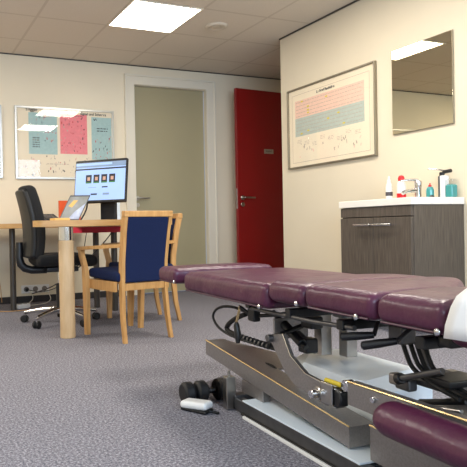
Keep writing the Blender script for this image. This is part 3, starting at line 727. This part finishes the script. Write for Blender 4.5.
# sloping lift rails (hollow box sections cut square)
def sloped_rail(name, x0, x1, ya, za, yb, zb, h, m):
    P_ = [(x0, ya, za), (x0, ya, za-h), (x0, yb, zb-h), (x0, yb, zb)]
    return part(name, MB().prism(P_, (x1-x0, 0, 0), m))
rl = sloped_rail('lift_rail', .035, .125, .405, .213, -.515, .1245, .060, 'gunmetal')
MB().tube([(.036, .405, .2135), (.036, -.515, .125)], .0028, 'metal_and_highlight', seg=6).build('edge_highlight', rl)  # thin bright tube stands in for the highlight along the rail edge
sloped_rail('lift_rail', .335, .42, .02, .1757, -.515, .1245, .060, 'gunmetal')
part('foot_gusset', MB().prism([(.125, .40, .208), (.20, .27, .195), (.30, .05, .174), (.30, .0, .169), (.125, .0, .169)], (0, 0, -.006), 'gunmetal'))
# base
br = part('base_rail', MB().box2((.0, -1.45, .006), (.035, .13, .0515), 'darkmetal', r=.003)); MB().tube([(-.004, -1.45, .007), (-.004, .03, .007)], .006, 'rubber', seg=6).build('rubber_edge', br); MB().box2((-.020, -1.45, .0), (-.010, -.0, .010), 'white_plastic', r=.002).build('bright_strip', br)
part('base_rail', MB().box2((.38, -1.45, .006), (.425, .13, .060), 'darkmetal', r=.003))
part('base_pan', MB().box2((-.002, -.60, .052), (.38, .03, .058), 'pan_white', r=.002))
part('base_beam', MB().box2((.05, -.03, .0585), (.08, .125, .108), 'gunmetal', r=.003))
part('end_beam', MB().box2((.0, .085, .006), (.425, .128, .060), 'darkmetal', r=.003))
part('end_post', MB().box2((-.028, .10, .004), (.012, .135, .128), 'steel', r=.004))
part('end_plate', MB().prism([(-.026, .135, .006), (-.026, .285, .006), (-.026, .285, .065), (-.026, .135, .128)], (.006, 0, 0), 'polished'))
part('post_pin', MB().cyl((-.008, .118, .125), (-.008, .118, .150), .005, 'steel'))
# wheels at the foot end
ax = part('axle', MB().cyl((-.135, .245, .042), (-.02, .245, .042), .013, 'black'))
for x in (-.150, -.092): part('wheel', MB().cyl((x, .245, .043), (x+.046, .245, .043), .043, 'rubber', seg=28, bev=.2))
# cranked lever arm with pivot
lev = MB(); lp_ = [(0.0000, -0.1526, 0.3308), (0.0000, -0.2435, 0.3492), (0.0000, -0.2865, 0.2856), (0.0000, -0.3647, 0.2458), (0.0000, -0.5099, 0.2335), (0.0000, -0.5089, 0.1962), (0.0000, -0.4639, 0.1750), (0.0000, -0.3003, 0.1991), (0.0000, -0.2510, 0.2262)]
lp_ = [(0, y, z) for x, y, z in lp_]
lev.prism(lp_, (.012, 0, 0), 'gunmetal'); lo_ = part('lever_arm', lev)
MB().tube([(-.001,)+(0.0000, -0.2435, 0.3492)[1:], (-.001,)+(0.0000, -0.2865, 0.2856)[1:], (-.001,)+(0.0000, -0.3647, 0.2458)[1:], (-.001,)+(0.0000, -0.5099, 0.2335)[1:]], .003, 'chrome', seg=6).build('edge_highlight', lo_)  # chrome line laid on as the arm's edge highlight
q_ = (0.0000, -0.1772, 0.3247); MB().cyl((-.02, q_[1], q_[2]), (.03, q_[1], q_[2]), .013, 'darkmetal').build('bolt', lo_)
q_ = (0.0000, -0.4322, 0.2047); MB().cyl((-.012, q_[1], q_[2]), (-.001, q_[1], q_[2]), .020, 'steel').cyl((-.034, q_[1], q_[2]), (-.012, q_[1], q_[2]), .013, 'chrome').build('pivot_nut', lo_)
q_ = (-0.0050, -0.4761, 0.2167); part('pivot_plate', MB().rbox((-.008, q_[1], q_[2]), (.008, .05, .062), 'steel', r=.004))
rod('yellow_sleeve', (0.0300, -0.4216, 0.2378), (0.0200, -0.5236, 0.2434), .0075, 'yellow')
q_ = (0.0200, -0.5279, 0.2473); part('adjust_bracket', MB().cyl((.01, q_[1], q_[2]), (.04, q_[1], q_[2]), .017, 'chrome'))
q_ = (0.0200, -0.5013, 0.2091); part('ratchet_knob', MB().cyl((-.004, q_[1], q_[2]), (.030, q_[1], q_[2]), .030, 'black', seg=9))
# upper beam and lower side plate at the head end
ub = part('upper_beam', MB().prism([(.0, -.555, .268), (.0, -.555, .205), (.0, -1.40, .205), (.0, -1.40, .285)], (.03, 0, 0), 'gunmetal')); MB().tube([(.0, -.555, .269), (.0, -1.40, .286)], .003, 'metal_and_highlight', seg=6).build('edge_highlight', ub)  # tube along the top paints in the beam's edge highlight
MB().cyl((-.006, -.655, .245), (.0, -.655, .245), .008, 'chrome').build('bolt', ub)
part('upper_beam', MB().box2((.34, -1.40, .20), (.37, -.56, .27), 'gunmetal', r=.003))
part('machine_tray', MB().box2((.03, -1.40, .190), (.34, -.60, .200), 'darkmetal', r=.002))
part('side_plate', MB().prism([(.06, -.655, .165), (.06, -.655, .062), (.06, -1.4, .062), (.06, -1.4, .19)], (.006, 0, 0), 'steel'))
lr = part('lower_rail', MB().prism([(.035, -.60, (0.0300, -0.6135, 0.1569)[2]), (.035, -.60, .062), (.035, -1.40, .062), (.035, -1.40, (0.0300, -0.8354, 0.1335)[2])], (.02, 0, 0), 'gunmetal')); MB().tube([(.034, -.60, (0.0300, -0.6135, 0.1569)[2]), (.034, -1.40, (0.0300, -0.8354, 0.1335)[2])], .003, 'metal_and_highlight', seg=6).build('edge_highlight', lr)  # warm tube is a painted highlight on the rail's top edge
part('plate_edge', MB().box2((.055, -.66, .062), (.066, -.652, .155), 'steel', r=.002))
# machine blocks near the head end
for (px_, w_, sx_, sy_, sz_, m_) in (((0.0800, -0.6562, 0.2914), 0, .03, .04, .03, 'gunmetal'), ((0.0800, -0.6837, 0.2849), 0, .03, .05, .03, 'darkmetal'), ((0.1400, -0.7224, 0.2933), 0, .08, .10, .02, 'darkmetal'), ((0.1600, -0.7622, 0.3059), 0, .12, .08, .02, 'black'), ((0.1000, -0.6517, 0.4085), 0, .05, .05, .05, 'darkmetal'), ((0.1200, -0.4005, 0.4336), 0, .06, .05, .03, 'darkmetal'), ((0.1400, -0.2058, 0.3731), 0, .05, .06, .04, 'black'), ((0.1400, -0.1810, 0.2900), 0, .05, .05, .05, 'black')):
    part('machine_block', MB().rbox(px_, (sx_, sy_, sz_), m_, r=.006))
rod('tension_rod', (0.0800, -0.6077, 0.2225), (0.0800, -0.8531, 0.2612), .006, 'steel'); rod('tension_rod', (0.1600, -0.6488, 0.2191), (0.1600, -0.7963, 0.2597), .008, 'black')

# paper over the head cushion
def pw(x, y, z): return x, y, z
pc = MB(); rows = []
prof = [(.22, .5765), (.10, .5765), (.0, .5745), (-.035, .568), (-.058, .552), (-.0655, .53), (-.067, .49), (-.068, .462)]
ys = [-.944-.028*k_ for k_ in range(12)]
vs = []; fs = []
for (x, z) in prof:
    for k_, y in enumerate(ys): vs.append((x-.0015*math.sin(k_*1.3), y-max(0, z-.48)*.34*(1-k_/11), z+.0015*math.sin(k_*1.7+x*20)))
n_ = len(ys)
for i in range(len(prof)-1):
    for j in range(n_-1): fs.append([i*n_+j, (i+1)*n_+j, (i+1)*n_+j+1, i*n_+j+1])
pc.add(vs, fs, 'paper_cover')
pco = pc.build('paper_cover', None, (1.187, 1.823, 0), (0, 0, -math.atan2(.059, .998)), sharp=60)
so_ = pco.modifiers.new('thickness', 'SOLIDIFY'); so_.thickness = .0012; so_.offset = 1
tag(pco, 'white paper sheet draped over the head end of the burgundy table', 'paper cover')

# foot pedal on the carpet
fp = thing('foot_pedal', 'white foot pedal on the carpet beside the black wheels of the table', 'foot pedal', (1.0621, 1.9756, 0.0000), math.radians(-62))
MB().rbox((0, 0, .008), (.115, .062, .012), 'rubber', r=.007, k=3).build('base', fp)
MB().rbox((0, 0, .026), (.120, .064, .030), 'white_plastic', r=.014, k=3, n=3, T=Matrix.Rotation(math.radians(-4), 4, 'Y')).build('tread', fp)
MB().tube([(.05, 0, .01), (.07, .01, .006), (.09, .01, .006)], .005, 'rubber', smooth=2, seg=8).build('cable', fp)

# ------------------------------------------------------------------ light
def area(name, loc, rot, sx, sy, power, rgb):
    l = bpy.data.lights.new(name, 'AREA'); l.shape = 'RECTANGLE'; l.size = sx; l.size_y = sy; l.energy = power; l.color = rgb
    o = bpy.data.objects.new(name, l); COL.objects.link(o); o.location = loc; o.rotation_euler = rot; return o
WARM = (1., .93, .82); COOL = (.62, .79, 1.)
area('unseen_ceiling_lamp', (2.25, 1.85, H-.03), (0, 0, 0), .56, .56, 34, WARM)
area('unseen_ceiling_lamp', (2.25, 3.15, H-.03), (0, 0, 0), .56, .56, 24, WARM)
area('unseen_ceiling_lamp', (-.70, 4.35, H-.03), (0, 0, 0), .56, .56, 50, WARM)  # added lamp, no seen source: brightens the back wall by the charts
area('unseen_ceiling_lamp', (-.70, 1.93, H-.03), (0, 0, 0), .56, .56, 34, WARM)  # added unseen lamp for general fill on the left side
area('daylight', ((WX0+WX1)/2, YF-.16, (WZ0+WZ1)/2), (PI/2, 0, 0), WX1-WX0, WZ1-WZ0, 230, COOL)
w = bpy.data.worlds.new('sky'); S.world = w; w.use_nodes = True
bg = w.node_tree.nodes['Background']; bg.inputs[0].default_value = (.55, .7, 1, 1); bg.inputs[1].default_value = .6
